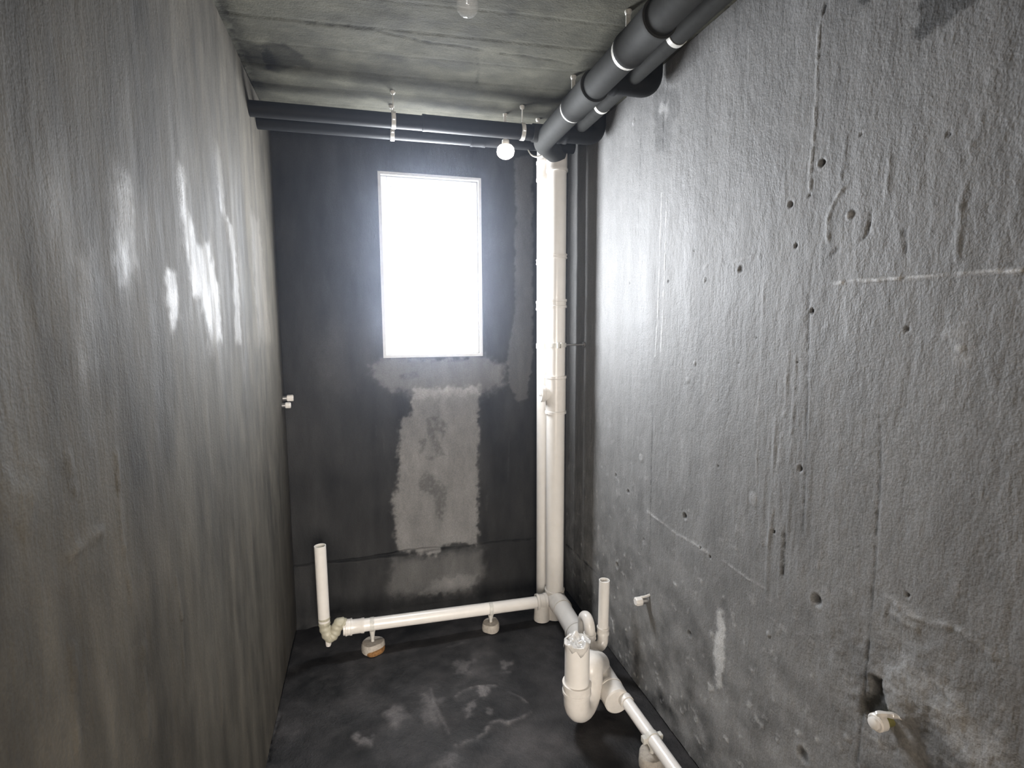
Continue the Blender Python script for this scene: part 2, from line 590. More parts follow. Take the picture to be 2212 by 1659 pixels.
RIGHT_PITS = [
    (1.947, 2.251, 0.01, -0.01, -0.75),
    (1.841, 2.161, 0.01, -0.007, -0.5),
    (1.872, 2.034, 0.007, -0.008, -0.8),
    (1.947, 1.839, 0.008, -0.009, -0.75),
    (1.632, 1.991, 0.012, -0.006, -0.35),
    (1.43, 1.968, 0.009, 0.004, 0.4),
    (2.048, 2.089, 0.01, 0.007, 0.7),
    (1.361, 1.008, 0.013, -0.009, -0.7),
    (1.182, 1.982, 0.006, -0.005, -0.8),
    (0.728, 1.002, 0.01, -0.005, -0.7),
    (0.869, 0.958, 0.01, -0.006, -0.6),
    (1.474, 0.918, 0.006, -0.006, -0.9),
    (1.533, 0.907, 0.006, -0.006, -0.9),
    (0.765, 0.515, 0.016, -0.008, -0.6),
    (2.027, 0.994, 0.016, -0.008, -0.6),
    (1.848, 1.134, 0.006, -0.006, -0.8),
    (1.423, 0.522, 0.013, -0.006, -0.5),
    (1.91, 2.172, 0.006, -0.006, -0.7),
    (1.94, 1.368, 0.009, -0.006, -0.5),
    (1.559, 1.274, 0.005, -0.004, -0.7),
    (1.031, 0.772, 0.008, -0.003, -0.4),
    (0.836, 2.0, 0.006, -0.004, -0.4),
    (1.36, 2.09, 0.005, -0.003, -0.4),
    (1.724, 1.755, 0.005, -0.004, -0.6),
    (1.642, 1.665, 0.004, -0.003, -0.5),
    (1.902, 1.686, 0.004, -0.004, -0.6),
    (2.229, 1.79, 0.008, -0.004, -0.5),
    (2.066, 2.288, 0.006, -0.004, -0.4),
    (2.286, 2.216, 0.006, -0.005, -0.4),
    (1.848, 0.78, 0.009, 0.004, 0.35),
    (2.04, 1.544, 0.008, 0.001, 0.2),
    (2.35, 1.746, 0.01, 0.0015, 0.5),
    (0.99, 1.161, 0.018, 0.003, 0.4),
    (1.749, 1.207, 0.022, 0.003, 0.35),
    (2.014, 0.486, 0.02, -0.006, -0.75),
    (1.387, 1.646, 0.009, 0.003, 0.35),
    (1.344, 1.573, 0.012, 0.002, 0.3),
    (2.283, 1.145, 0.006, -0.006, -0.5),
    (1.913, 0.448, 0.008, 0.003, 0.5),
    (2.155, 0.657, 0.01, 0.003, 0.4),
    (0.839, 2.748, 0.014, 0.003, 0.3),
]
RIGHT_AREAS = [
    ([(1.582, 0.747), (1.61, 0.738), (1.631, 0.704), (1.633, 0.594), (1.645, 0.528), (1.635, 0.436), (1.609, 0.418), (1.59, 0.491), (1.58, 0.561), (1.588, 0.66)], 1.6, 0.011, 0, 0.001),
    ([(2.19, 2.572), (2.196, 2.51), (2.186, 2.465), (2.191, 2.455), (2.222, 2.447), (2.255, 2.461), (2.282, 2.471), (2.318, 2.472), (2.325, 2.495)], -0.62, 0.006, 0.1, 0),
    ([(2.026, 2.655), (2.029, 2.624), (2.043, 2.611), (2.064, 2.61), (2.071, 2.629)], -0.7, 0.004, 0.1, 0),
    ([(1.018, 2.83), (1.211, 2.751), (1.233, 2.654), (1.174, 2.639), (1.153, 2.517), (1.063, 2.554), (1.027, 2.653)], -0.3, 0.01, 0, 0),
    ([(1.083, 2.738), (1.135, 2.718), (1.129, 2.683), (1.074, 2.703)], 0.9, 0.02, 0, 0),
    ([(2.213, 0.878), (2.234, 0.886), (2.248, 0.844), (2.26, 0.815), (2.241, 0.774), (2.224, 0.741), (2.2, 0.762), (2.193, 0.79), (2.21, 0.836)], -0.75, 0.006, 0, -0.012),
    ([(2.235, 0.925), (2.298, 0.967), (2.344, 0.94), (2.339, 0.876), (2.299, 0.82), (2.262, 0.829), (2.247, 0.882)], 0.35, 0.03, 0, 0.006),
    ([(2.299, 0.82), (2.351, 0.861), (2.434, 0.837), (2.473, 0.806), (2.403, 0.74), (2.349, 0.763)], -0.45, 0.03, 0, -0.004),
    ([(2.349, 0.884), (2.406, 0.939), (2.498, 0.915), (2.528, 0.857), (2.457, 0.79), (2.406, 0.824)], 0.45, 0.05, 0, 0.006),
    ([(0.653, 0.029), (1.104, 0.187), (1.347, 0.065), (1.493, -0.112), (0.627, -0.923)], -0.3, 0.05, 0, 0),
    ([(2.115, 1.431), (2.18, 1.52), (2.245, 0.647), (2.175, 0.584)], -0.06, 0.03, 0, 0),
    ([(2.333, 1.781), (2.354, 1.811), (2.366, 1.722), (2.345, 1.73)], 0.35, 0.02, 0, 0.002),
    ([(1.328, 1.575), (1.384, 1.59), (1.394, 1.527), (1.338, 1.519)], -0.12, 0.01, 0, 0),
]
LEFT_AREAS = [
    ([(1.571, 2.221), (1.521, 2.199), (1.512, 2.102), (1.477, 2.044), (1.339, 2.051), (1.264, 1.928), (1.253, 1.747), (1.408, 1.724), (1.465, 1.875), (1.534, 1.885), (1.578, 2.029)], 0.55, 0.03, 0.9, 0.001),
    ([(1.721, 1.942), (1.669, 1.936), (1.648, 1.832), (1.713, 1.808), (1.745, 1.874)], 0.6, 0.02, 0.9, 0.001),
    ([(1.963, 2.104), (1.888, 2.115), (1.904, 1.905), (1.961, 1.882), (1.997, 1.932)], 0.35, 0.04, 0.7, 0.001),
    ([(1.084, 2.167), (1.015, 2.18), (0.962, 1.949), (0.974, 1.738), (1.076, 1.741), (1.069, 1.974)], 0.35, 0.02, 0.8, 0.001),
    ([(1.191, 2.4), (1.112, 2.394), (1.115, 2.193), (1.182, 2.164)], 0.25, 0.02, 0.7, 0.001),
    ([(0.662, 2.301), (0.467, 2.279), (0.343, 1.716), (0.634, 1.726)], 0.25, 0.03, 0.7, 0.001),
    ([(2.247, 2.021), (2.166, 2.078), (2.101, 1.888), (2.207, 1.851)], 0.18, 0.1, 0.3, 0.001),
    ([(2.142, 1.915), (2.076, 1.939), (2.077, 1.758), (2.147, 1.73)], 0.15, 0.06, 0.35, 0.001),
    ([(2.379, 1.605), (2.289, 1.599), (2.275, 1.546), (2.325, 1.522), (2.385, 1.57)], 0.22, 0.04, 0.1, 0.006),
    ([(2.147, 1.65), (2.043, 1.651), (2.011, 1.292), (2.161, 1.236), (2.25, 1.409)], 0.14, 0.06, 0.1, 0.002),
    ([(2.09, 1.598), (1.945, 1.616), (1.954, 1.459), (2.021, 1.461)], -0.1, 0.05, 0, 0),
    ([(2.254, 1.597), (2.203, 1.584), (2.184, 1.451), (2.24, 1.458)], -0.2, 0.03, 0, 0),
    ([(2.233, 1.709), (2.091, 1.683), (2.119, 1.629), (2.216, 1.662)], -0.12, 0.05, 0, 0),
]
LEFT_STROKES = [
    ([(0.95, 2.157), (0.93, 1.808), (0.974, 1.449), (1.024, 1.185)], 0.006, 0.003, 0.25),
    ([(1.816, 1.197), (1.8, 1.092), (1.809, 0.963)], 0.005, 0.004, 0.35),
    ([(2.06, 1.565), (2.071, 1.414), (2.05, 1.263)], 0.006, 0.004, 0.2),
    ([(2.222, 1.596), (2.212, 1.54)], 0.008, 0.004, 0.25),
    ([(2.243, 1.444), (2.201, 1.445), (2.146, 1.444)], 0.01, 0.005, 0.25),
    ([(1.257, 1.141), (1.267, 1.028)], 0.006, 0.003, 0.2),
    ([(1.025, 1.037), (1.021, 0.903)], 0.006, 0.003, 0.25),
    ([(1.508, 0.852), (1.545, 0.604)], 0.008, 0.003, 0.15),
    ([(2.263, 1.3), (2.274, 1.134)], 0.01, 0.004, 0.2),
    ([(2.019, 1.145), (2.035, 0.951)], 0.01, 0.004, 0.15),
    ([(0.106, 1.557), (0.103, 1.429)], 0.008, 0.003, 0.5),
]
BACK_AREAS = [
    ([(0.559, 1.61), (1.166, 1.603), (1.297, 1.542), (1.281, 1.424), (1.175, 1.369), (1.116, 1.372), (0.715, 1.359), (0.661, 1.418), (0.593, 1.392), (0.528, 1.464), (0.478, 1.562)], 5.6, 0.03, 0.2, 0.001),
    ([(0.711, 1.421), (1.131, 1.415), (1.126, 1.224), (1.116, 0.926), (1.104, 0.373), (1.013, 0.415), (0.894, 0.405), (0.834, 0.36), (0.611, 0.403), (0.589, 0.615), (0.571, 0.676), (0.588, 0.762), (0.617, 0.818), (0.631, 1.107), (0.656, 1.22), (0.713, 1.274), (0.721, 1.387)], 8.2, 0.014, 0.2, 0.002),
    ([(0.23, 1.807), (0.539, 1.806), (0.531, 1.561), (0.367, 1.401), (0.191, 1.489)], 0.9, 0.08, 0.1, 0),
    ([(0.576, 0.347), (0.863, 0.341), (1.134, 0.354), (1.148, 0.178), (1.069, 0.062), (0.829, 0.082), (0.654, 0.092), (0.541, 0.14)], 4.2, 0.05, 0.1, 0.004),
    ([(0.831, 0.191), (1.102, 0.185), (1.101, 0.105), (0.888, 0.089), (0.712, 0.099)], 3.5, 0.02, 0.1, 0.006),
    ([(1.368, 2.809), (1.48, 2.832), (1.48, 2.092), (1.487, 1.802), (1.474, 1.507), (1.449, 1.328), (1.393, 1.307), (1.341, 1.392), (1.312, 1.57), (1.365, 1.861), (1.372, 2.371)], 2.6, 0.007, 0.3, 0.001),
    ([(0.796, 1.227), (0.867, 1.252), (0.943, 1.175), (0.878, 1.062), (0.919, 0.985), (0.847, 0.99), (0.807, 1.11)], -3.6, 0.006, 0, 0),
    ([(0.745, 1.099), (0.799, 1.111), (0.785, 1.024), (0.748, 1.012)], -3.6, 0.006, 0, 0),
    ([(0.73, 0.823), (0.788, 0.906), (0.916, 0.792), (0.913, 0.641), (0.882, 0.568), (0.84, 0.618), (0.828, 0.74), (0.743, 0.777)], -3.6, 0.008, 0, 0),
    ([(0.79, 0.994), (0.842, 0.991), (0.835, 0.962), (0.79, 0.968)], -3.6, 0.005, 0, 0),
    ([(0.637, 1.502), (0.747, 1.527), (0.76, 1.485), (0.663, 1.468)], -3.6, 0.006, 0, 0),
    ([(0.479, 1.603), (0.611, 1.573), (0.636, 1.488), (0.556, 1.505)], -0.35, 0.02, 0, 0),
    ([(0.68, 1.607), (0.804, 1.596), (0.803, 1.574), (0.682, 1.576)], -3.6, 0.006, 0, 0),
    ([(0.86, 1.603), (1.089, 1.604), (1.089, 1.578), (0.865, 1.575)], -3.6, 0.006, 0, 0),
    ([(0.904, 0.912), (0.978, 0.996), (1.003, 0.693), (0.969, 0.452), (0.942, 0.577)], -0.06, 0.02, 0, 0),
    ([(0.202, 1.729), (0.301, 1.701), (0.281, 1.513), (0.216, 1.488)], 0.3, 0.03, 0, 0),
    ([(1.199, 2.309), (1.236, 2.296), (1.23, 2.199), (1.189, 2.212)], 0.3, 0.02, 0, 0),
    ([(0.057, 1.279), (0.207, 1.271), (0.498, 0.536), (0.171, 0.428), (0.042, 0.445)], -0.15, 0.08, 0, 0),
    ([(1.005, 1.804), (1.297, 1.571), (1.326, 1.363), (1.265, 1.395), (1.176, 1.515)], 0.25, 0.04, 0, 0),
]
BACK_STROKES = [
    ([(0.978, 1.025), (0.967, 0.877), (0.952, 0.698)], 0.005, 0.003, 0.5),
    ([(1.325, 1.078), (1.321, 0.91), (1.317, 0.787)], 0.005, 0.003, 0.6),
    ([(0.539, 1.141), (0.538, 1.013)], 0.005, 0.003, 0.7),
    ([(0.498, 1.2), (0.498, 1.143)], 0.005, 0.003, 0.6),
    ([(0.402, 1.564), (0.401, 1.4)], 0.006, 0.003, 0.4),
    ([(1.178, 0.707), (1.174, 0.615)], 0.012, 0.003, 0.4),
    ([(1.417, 0.559), (1.449, 0.46)], 0.007, 0.003, 0.3),
]
FLOOR_STROKES = [
    ([(0.825, 0.828), (0.864, 0.805), (0.937, 0.791), (1.029, 0.809)], 0.01, 0.004, 2.42),
    ([(1.084, 0.874), (1.129, 0.923), (1.15, 0.969)], 0.006, 0.003, 1.98),
    ([(1.143, 1.03), (1.103, 1.049), (1.031, 1.067)], 0.01, 0.004, 2.42),
    ([(1.026, 1.071), (0.994, 1.042), (0.949, 1.05), (0.916, 1.097), (0.87, 1.117), (0.808, 1.121), (0.782, 1.129)], 0.012, 0.004, 2.64),
    ([(0.711, 0.745), (0.719, 0.864), (0.739, 0.961), (0.757, 1.053)], 0.01, 0.004, 1.98),
    ([(0.851, 0.431), (0.935, 0.409)], 0.008, 0.003, 1.76),
    ([(0.017, 0.734), (0.001, 0.894), (0.007, 0.998)], 0.006, -0.006, -0.6),
]
FLOOR_AREAS = [
    ([(0.948, 0.794), (0.998, 0.818), (0.97, 0.879), (0.935, 0.869)], 4.58, 0.01, 0, 0.002),
    ([(0.861, 0.887), (0.907, 0.884), (0.882, 0.972), (0.848, 0.992)], 3.52, 0.012, 0, 0.002),
    ([(0.951, 0.944), (0.985, 0.97), (0.957, 0.993)], 2.82, 0.012, 0, 0.002),
    ([(0.683, 0.788), (0.745, 0.838), (0.706, 0.967), (0.657, 0.938)], 3.17, 0.03, 0, 0.002),
    ([(0.482, 0.859), (0.548, 0.816), (0.585, 0.903), (0.521, 0.944)], 2.82, 0.03, 0, 0.002),
    ([(1.098, 0.628), (1.153, 0.664), (1.112, 0.722), (1.091, 0.705)], 2.82, 0.015, 0, 0.002),
    ([(0.869, 0.563), (0.954, 0.587), (0.912, 0.674), (0.854, 0.657)], 2.46, 0.02, 0, 0.002),
    ([(0.359, 0.955), (0.419, 0.985), (0.424, 1.032), (0.37, 0.998)], 3.17, 0.015, 0, 0.002),
    ([(0.679, 1.186), (0.759, 1.172), (0.746, 1.25), (0.655, 1.225)], 2.46, 0.03, 0, 0.002),
    ([(0.973, 0.487), (1.073, 0.515), (1.02, 0.742), (0.876, 0.738)], 1.23, 0.05, 0, 0),
    ([(0.936, 1.103), (1.152, 1.107), (1.255, 1.298), (1.111, 1.352), (0.874, 1.286)], 1.23, 0.07, 0, 0),
    ([(0.042, 0.39), (0.326, 0.43), (0.381, 1.148), (0.052, 1.056)], -0.35, 0.1, 0, 0),
    ([(0.751, 0.703), (0.842, 0.728), (0.799, 0.854), (0.747, 0.823)], -0.35, 0.03, 0, 0),
]
CEILING_STROKES = [
    ([(0.29, 1.037), (0.402, 1.046), (0.516, 1.054), (0.6, 1.038), (0.742, 1.015), (0.869, 1.021), (0.945, 1.012)], 0.007, -0.004, -0.5),
    ([(1.022, 1.01), (1.118, 1.013), (1.219, 1.009), (1.348, 0.995)], 0.006, -0.004, -0.45),
    ([(0.94, 0.946), (0.969, 0.852), (0.986, 0.721)], 0.005, -0.003, -0.5),
    ([(0.034, 1.104), (0.026, 0.796), (0.009, 0.461)], 0.03, -0.004, -0.55),
]
CEILING_AREAS = [
    ([(0.099, 0.815), (0.154, 0.865), (0.216, 0.828), (0.254, 0.782), (0.266, 0.727), (0.29, 0.692), (0.268, 0.657), (0.214, 0.672), (0.132, 0.607), (0.088, 0.617)], -0.55, 0.012, 0, 0),
    ([(0.068, 0.842), (0.107, 0.781), (0.102, 0.532), (0.0, 0.28), (0.03, 0.602)], -0.5, 0.04, 0, 0),
    ([(0.378, 0.925), (0.517, 0.927), (0.703, 0.863), (0.631, 0.804), (0.481, 0.843)], -0.3, 0.04, 0, 0),
    ([(1.069, 1.177), (1.086, 1.181), (1.092, 1.163), (1.076, 1.156)], -0.6, 0.006, 0, 0),
    ([(0.965, 1.3), (0.997, 1.308), (1.008, 1.268), (0.975, 1.274)], -0.35, 0.02, 0, 0),
    ([(1.197, 1.072), (1.31, 1.139), (1.364, 0.957), (1.235, 0.965)], 0.25, 0.04, 0, 0),
]


# --- right wall (u = distance from the back wall, v = height)
R = Relief(span(0, .005, 2.6, .03, 3.5), span(0, .005, H), 1)
R.h += 0.006 * fbm(R.U, R.V, 2.5, 1.6, 3, 3) + 0.0022 * fbm(R.U, R.V, 22, 2.5, 7, 4) + 0.0016 * fbm(R.U, R.V, 60, 14, 11, 3) + 0.0021 * fbm(R.U, R.V, 34, 26, 13, 4)
_cl = np.exp(-((R.U - 1.86) / 0.14) ** 2) * np.exp(-((R.V - 1.25) / 0.5) ** 2)
R.h += _cl * 0.009 * np.clip(fbm(R.U, R.V, 55, 5, 17, 3), -.1, 1)
_cl = np.exp(-((R.U - 2.30) / 0.22) ** 2) * np.exp(-((R.V - 0.86) / 0.2) ** 2)
R.h += _cl * 0.022 * fbm(R.U, R.V, 24, 24, 19, 4)
R.tone += 0.25 * fbm(R.U, R.V, 14, 0.9, 23, 4) + 0.2 * fbm(R.U, R.V, 2, 2, 29, 3) + _cl * 0.9 * fbm(R.U, R.V, 20, 20, 31, 4)
R.tone += np.exp(-(R.V / 0.75) ** 2) * 1.9 * fbm(R.U, R.V, 11, 13, 37, 5) + 0.22 * fbm(R.U, R.V, 30, 12, 38, 4)
_sp = np.clip(fbm(R.U, R.V, 28, 28, 39, 3) - 0.20, 0, 1) * np.exp(-(R.V / 0.9) ** 2)
R.tone += 7.0 * _sp
R.h += 0.02 * _sp
R.gloss += np.clip(0.25 + fbm(R.U, R.V, 9, 1.5, 41, 3), 0, 1)
R.strokes(RIGHT_STROKES)
R.pits(RIGHT_PITS)
R.areas(RIGHT_AREAS)
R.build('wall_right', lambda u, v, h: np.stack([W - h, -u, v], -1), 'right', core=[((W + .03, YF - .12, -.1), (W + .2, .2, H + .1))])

# --- left wall
L = Relief(span(0, .008, 2.6, .03, 3.5), span(0, .008, H), 2)
L.h += 0.010 * fbm(L.U, L.V, 1.6, 1.0, 3, 3) + 0.004 * fbm(L.U, L.V, 14, 1.2, 7, 4) + 0.0014 * fbm(L.U, L.V, 45, 20, 11, 3)
L.tone += 0.9 * fbm(L.U, L.V, 11, 0.9, 23, 4) + 0.9 * fbm(L.U, L.V, 3, 2, 29, 5) + 0.7 * fbm(L.U, L.V, 24, 8, 31, 4)
L.gloss += np.clip(0.05 + 1.6 * fbm(L.U, L.V, 13, 1.1, 43, 4), 0, 1) * 0.8
L.strokes(LEFT_STROKES)
L.areas(LEFT_AREAS)
L.gloss *= np.clip(0.62 + 1.5 * fbm(L.U, L.V, 26, 6, 47, 4), 0, 1)
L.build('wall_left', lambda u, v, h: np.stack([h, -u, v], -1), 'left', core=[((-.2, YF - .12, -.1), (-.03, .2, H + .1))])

# --- back wall with the window opening and the low cracked upstand
B = Relief(span(0, .006, WIN_X0, .006, WIN_X1, .006, W), span(0, .005, WIN_Z0, .006, WIN_Z1, .006, H), 4)
B.h += 0.005 * fbm(B.U, B.V, 3, 3, 3, 3) + 0.0022 * fbm(B.U, B.V, 30, 6, 7, 4)
B.tone += 1.9 * fbm(B.U, B.V, 12, 3.5, 23, 5) + 1.6 * fbm(B.U, B.V, 2.5, 2.5, 29, 3)
_cz = 0.385 + 0.02 * fbm(B.U, B.V * 0, 6, 1, 31, 4)
_wd = 0.0035 + 0.013 * np.exp(-((B.U - 0.70) / 0.16) ** 2) + 0.004 * np.exp(-((B.U - 0.40) / 0.2) ** 2)
_g = np.exp(-((B.V - _cz + 0.3 * _wd * np.clip(B.wob * 4, -1, 1)) / _wd) ** 4)
B.h -= 0.016 * _g
B.tone -= 0.8 * _g
_low = 1 / (1 + np.exp(np.clip((B.V - _cz) / 0.004, -30, 30)))
B.h += 0.004 * _low * (1 - _g)
B.h += 0.05 * np.exp(-(B.V / 0.035)) * (0.7 + fbm(B.U, B.V, 12, 12, 33, 4))          # mortar fillet at the floor
B.strokes(BACK_STROKES)
B.areas(BACK_AREAS)
_ed = np.maximum(np.maximum(WIN_X0 - B.U, B.U - WIN_X1), np.maximum(WIN_Z0 - B.V, B.V - WIN_Z1))
B.h = np.where(_ed < .03, np.minimum(B.h, 0.0015), B.h)
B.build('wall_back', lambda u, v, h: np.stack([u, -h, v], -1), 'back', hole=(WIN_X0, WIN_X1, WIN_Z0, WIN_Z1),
        core=[((-.03, .03, -.1), (WIN_X0 - .012, .084, H + .1)), ((WIN_X1 + .012, .03, -.1), (W + .03, .084, H + .1)),
              ((WIN_X0 - .012, .03, -.1), (WIN_X1 + .012, .084, WIN_Z0 - .012)), ((WIN_X0 - .012, .03, WIN_Z1 + .012), (WIN_X1 + .012, .084, H + .1))])

# --- floor (u = x, v = distance from the back wall)
F = Relief(span(0, .006, W), span(0, .006, 1.7, .03, 3.5), 5)
F.h += 0.007 * fbm(F.U, F.V, 3, 3, 3, 3) + 0.004 * fbm(F.U, F.V, 14, 14, 7, 4)
F.tone += 2.2 * fbm(F.U, F.V, 5, 5, 23, 5) + 1.3 * fbm(F.U, F.V, 18, 18, 29, 4)
F.gloss += np.clip(0.3 + fbm(F.U, F.V, 5, 5, 43, 3), 0, 1)
F.strokes(FLOOR_STROKES)
F.areas(FLOOR_AREAS)
F.h -= 0.006
F.build('floor', lambda u, v, h: np.stack([u, -v, h], -1), 'floor', core=[((-.03, YF - .12, -.2), (W + .03, .03, -.04))])

# --- ceiling
C = Relief(span(0, .008, W), span(0, .008, 2.0, .03, 3.5), 6)
C.h += 0.007 * fbm(C.U, C.V, 2.5, 4, 3, 4) + 0.002 * fbm(C.U, C.V, 20, 20, 7, 4)
for _k in range(9):                                                                      # shuttering board joints
    _p = 0.10 + _k * 0.185
    C.h -= 0.0025 * np.exp(-((C.V - _p - 0.07 * C.U) / 0.006) ** 2)
    C.h += 0.0015 * ((_k * 7) % 5 - 2) / 2 * ((C.V - 0.07 * C.U > _p) & (C.V - 0.07 * C.U < _p + 0.185))
C.tone += 1.1 * fbm(C.U, C.V, 3, 7, 23, 4) + 0.7 * fbm(C.U, C.V, 14, 14, 29, 4)
C.strokes(CEILING_STROKES)
C.areas(CEILING_AREAS)
C.build('ceiling', lambda u, v, h: np.stack([u, -v, H - h], -1), 'ceiling', core=[((-.03, YF - .12, H + .03), (W + .03, .03, H + .2))])


# --- front wall with the doorway, and the unseen room beyond it, lit by the added fill and beam
def slab(name, boxes, mat):
    bm = bmesh.new()
    for a, b in boxes:
        add_box(bm, a, b)
    return tag(link(name, bm, mat, smooth=False), kind='structure')


DX0, DX1, DZ = 0.10, 1.05, 2.15
slab('wall_front', [((-.03, YF - .12, 0), (DX0, YF, H)), ((DX1, YF - .12, 0), (W + .03, YF, H)), ((DX0, YF - .12, DZ), (DX1, YF, H))], 'hall')
HY = YF - .12
slab('wall_hall_side', [((-2.2, HY - 3.2, 0), (-2.0, HY, H)), ((3.2, HY - 3.2, 0), (3.4, HY, H))], 'hall')
slab('wall_hall_near', [((-2.0, HY - .001, 0), (-.21, HY + .1, H)), ((W + .21, HY - .001, 0), (3.2, HY + .1, H))], 'hall')
slab('wall_hall_far', [((-2.0, HY - 3.2, 0), (3.2, HY - 3.0, H))], 'hall')
slab('floor_hall', [((-2.2, HY - 3.2, -.2), (3.4, HY, 0))], 'hall_floor')
slab('ceiling_hall', [((-2.2, HY - 3.2, H), (3.4, HY, H + .15))], 'hall')

# ------------------------------------------------------------------ window
win = bpy.data.objects.new('window_1', None)
COL.objects.link(win)
win.location = ((WIN_X0 + WIN_X1) / 2, 0.0, WIN_Z0)
tag(win, kind='structure')
x0, x1, z0, z1 = WIN_X0, WIN_X1, WIN_Z0, WIN_Z1
bm = bmesh.new()
for a, b in (((x0 - .012, -.003, z0 - .012), (x0 + .004, .084, z1 + .012)), ((x1 - .004, -.003, z0 - .012), (x1 + .012, .084, z1 + .012)),
             ((x0 + .004, -.003, z0 - .012), (x1 - .004, .084, z0 + .004)), ((x0 + .004, -.003, z1 - .004), (x1 - .004, .084, z1 + .012))):
    add_box(bm, a, b)
link('reveal', bm, 'reveal', win, smooth=False)


def rect_frame(bm, x0, x1, z0, z1, y0, y1, w, bev=.004):
    add_box(bm, (x0, y0, z0), (x0 + w, y1, z1), bev)
    add_box(bm, (x1 - w, y0, z0), (x1, y1, z1), bev)
    add_box(bm, (x0 + w, y0, z0), (x1 - w, y1, z0 + w), bev)
    add_box(bm, (x0 + w, y0, z1 - w), (x1 - w, y1, z1), bev)


bm = bmesh.new()
rect_frame(bm, x0 + .004, x1 - .004, z0 + .004, z1 - .004, .034, .078, .034)
link('window_frame', bm, 'white', win, angle=30)
bm = bmesh.new()
rect_frame(bm, x0 + .030, x1 - .030, z0 + .030, z1 - .030, .026, .064, .036)
sash = link('sash', bm, 'white', win, angle=30)
bm = bmesh.new()
add_box(bm, (x0 + .062, .034, z0 + .062), (x1 - .062, .040, z1 - .062))
_pane = link('pane', bm, 'glass', sash, smooth=False)
_pane.data.materials.append(MAT['white'])
for _p in _pane.data.polygons:                  # only the face towards the room glows, standing in for daylight through the glass
    _p.material_index = 0 if _p.normal.y < -.5 else 1
# ------------------------------------------------------------------ vertical stacks in the corner
S1 = Vector((1.531, -.298, 0))
S2 = Vector((1.512, -.168, 0))
PR = .0545


def at(v, z):
    return (v.x, v.y, z)


st = thing('soil_stack', at(S1, 0), 'front white plastic soil stack in the corner, with access door and floor elbow', 'pipe')
bm = bmesh.new()
add_tube(bm, [at(S1, .10), at(S1, H)], PR, 32)
link('pipe', bm, 'pvc', st)
for a, b in ((2.655, 2.80), (1.895, 1.945), (2.175, 2.20), (.135, .175)):
    bm = bmesh.new()
    add_collar(bm, at(S1, a), at(S1, b), PR + .004, .003, 32)
    link('coupling', bm, 'pvc_fit', st)
# inspection tee: swollen body with a round screwed door turned to the window
bm = bmesh.new()
add_collar(bm, at(S1, 1.275), at(S1, 1.50), PR + .005, .004, 32)
body = link('access_fitting', bm, 'pvc_fit', st)
bm = bmesh.new()
dirv = Vector((-1, .10, 0)).normalized()
c0 = Vector(at(S1, 1.395))
add_tube(bm, [c0, c0 + dirv * .078], .043, 28)
link('access_neck', bm, 'pvc_fit', body)
bm = bmesh.new()
add_tube(bm, [c0 + dirv * .066, c0 + dirv * .070, c0 + dirv * .088, c0 + dirv * .092], [.046, .050, .050, .046], 28)
add_box(bm, c0 + dirv * .090 + Vector((0, -.035, -.006)), c0 + dirv * .100 + Vector((0, .035, .006)))
link('access_cap', bm, 'pvc_fit', body)
# clamp with its rod to the right wall
bm = bmesh.new()
add_hollow(bm, at(S1, 1.668), at(S1, 1.692), PR + .006, PR - .001, 32)
add_box(bm, (S1.x - .018, S1.y - PR - .024, 1.664), (S1.x - .006, S1.y - PR, 1.696), .002)
add_box(bm, (S1.x + .002, S1.y - PR - .024, 1.664), (S1.x + .014, S1.y - PR, 1.696), .002)
cl = link('clamp', bm, 'strap', st)
bm = bmesh.new()
add_tube(bm, [(S1.x + PR, S1.y, 1.68), (W - .004, S1.y, 1.68)], .006, 10)
add_tube(bm, [(W - .012, S1.y, 1.68), (W - .003, S1.y, 1.68)], .016, 14)
link('clamp_rod', bm, 'steel', cl)
# bottom bend towards the photographer
bm = bmesh.new()
add_tube(bm, fillet([at(S1, .16), at(S1, .118), (S1.x, -.44, .118)], .10, 10), PR + .005, 32)
link('floor_elbow', bm, 'pvc_fit', st)
bm = bmesh.new()
add_tube(bm, [at(S1, .0), at(S1, .10)], [PR + .012, PR + .004], 24)
link('foot', bm, 'pvc_fit', st)

st2 = thing('vent_stack', at(S2, 0), 'rear white plastic stack against the back wall, half hidden behind the front stack', 'pipe')
bm = bmesh.new()
add_tube(bm, [at(S2, .0), at(S2, H)], PR, 32)
link('pipe', bm, 'pvc', st2)
for a, b in ((2.635, 2.745), (2.155, 2.185), (1.885, 1.94)):
    bm = bmesh.new()
    add_collar(bm, at(S2, a), at(S2, b), PR + .003, .002, 32)
    link('coupling', bm, 'pvc_fit', st2)
bm = bmesh.new()
add_hollow(bm, at(S2, 1.655), at(S2, 1.685), PR + .004, PR - .001, 32)
link('clamp', bm, 'strap', st2)
bm = bmesh.new()
add_tube(bm, [at(S2, -.004), at(S2, .015), at(S2, .03)], [PR + .02, PR + .014, PR + .002], 24)
link('mortar_ring', bm, 'base', st2)

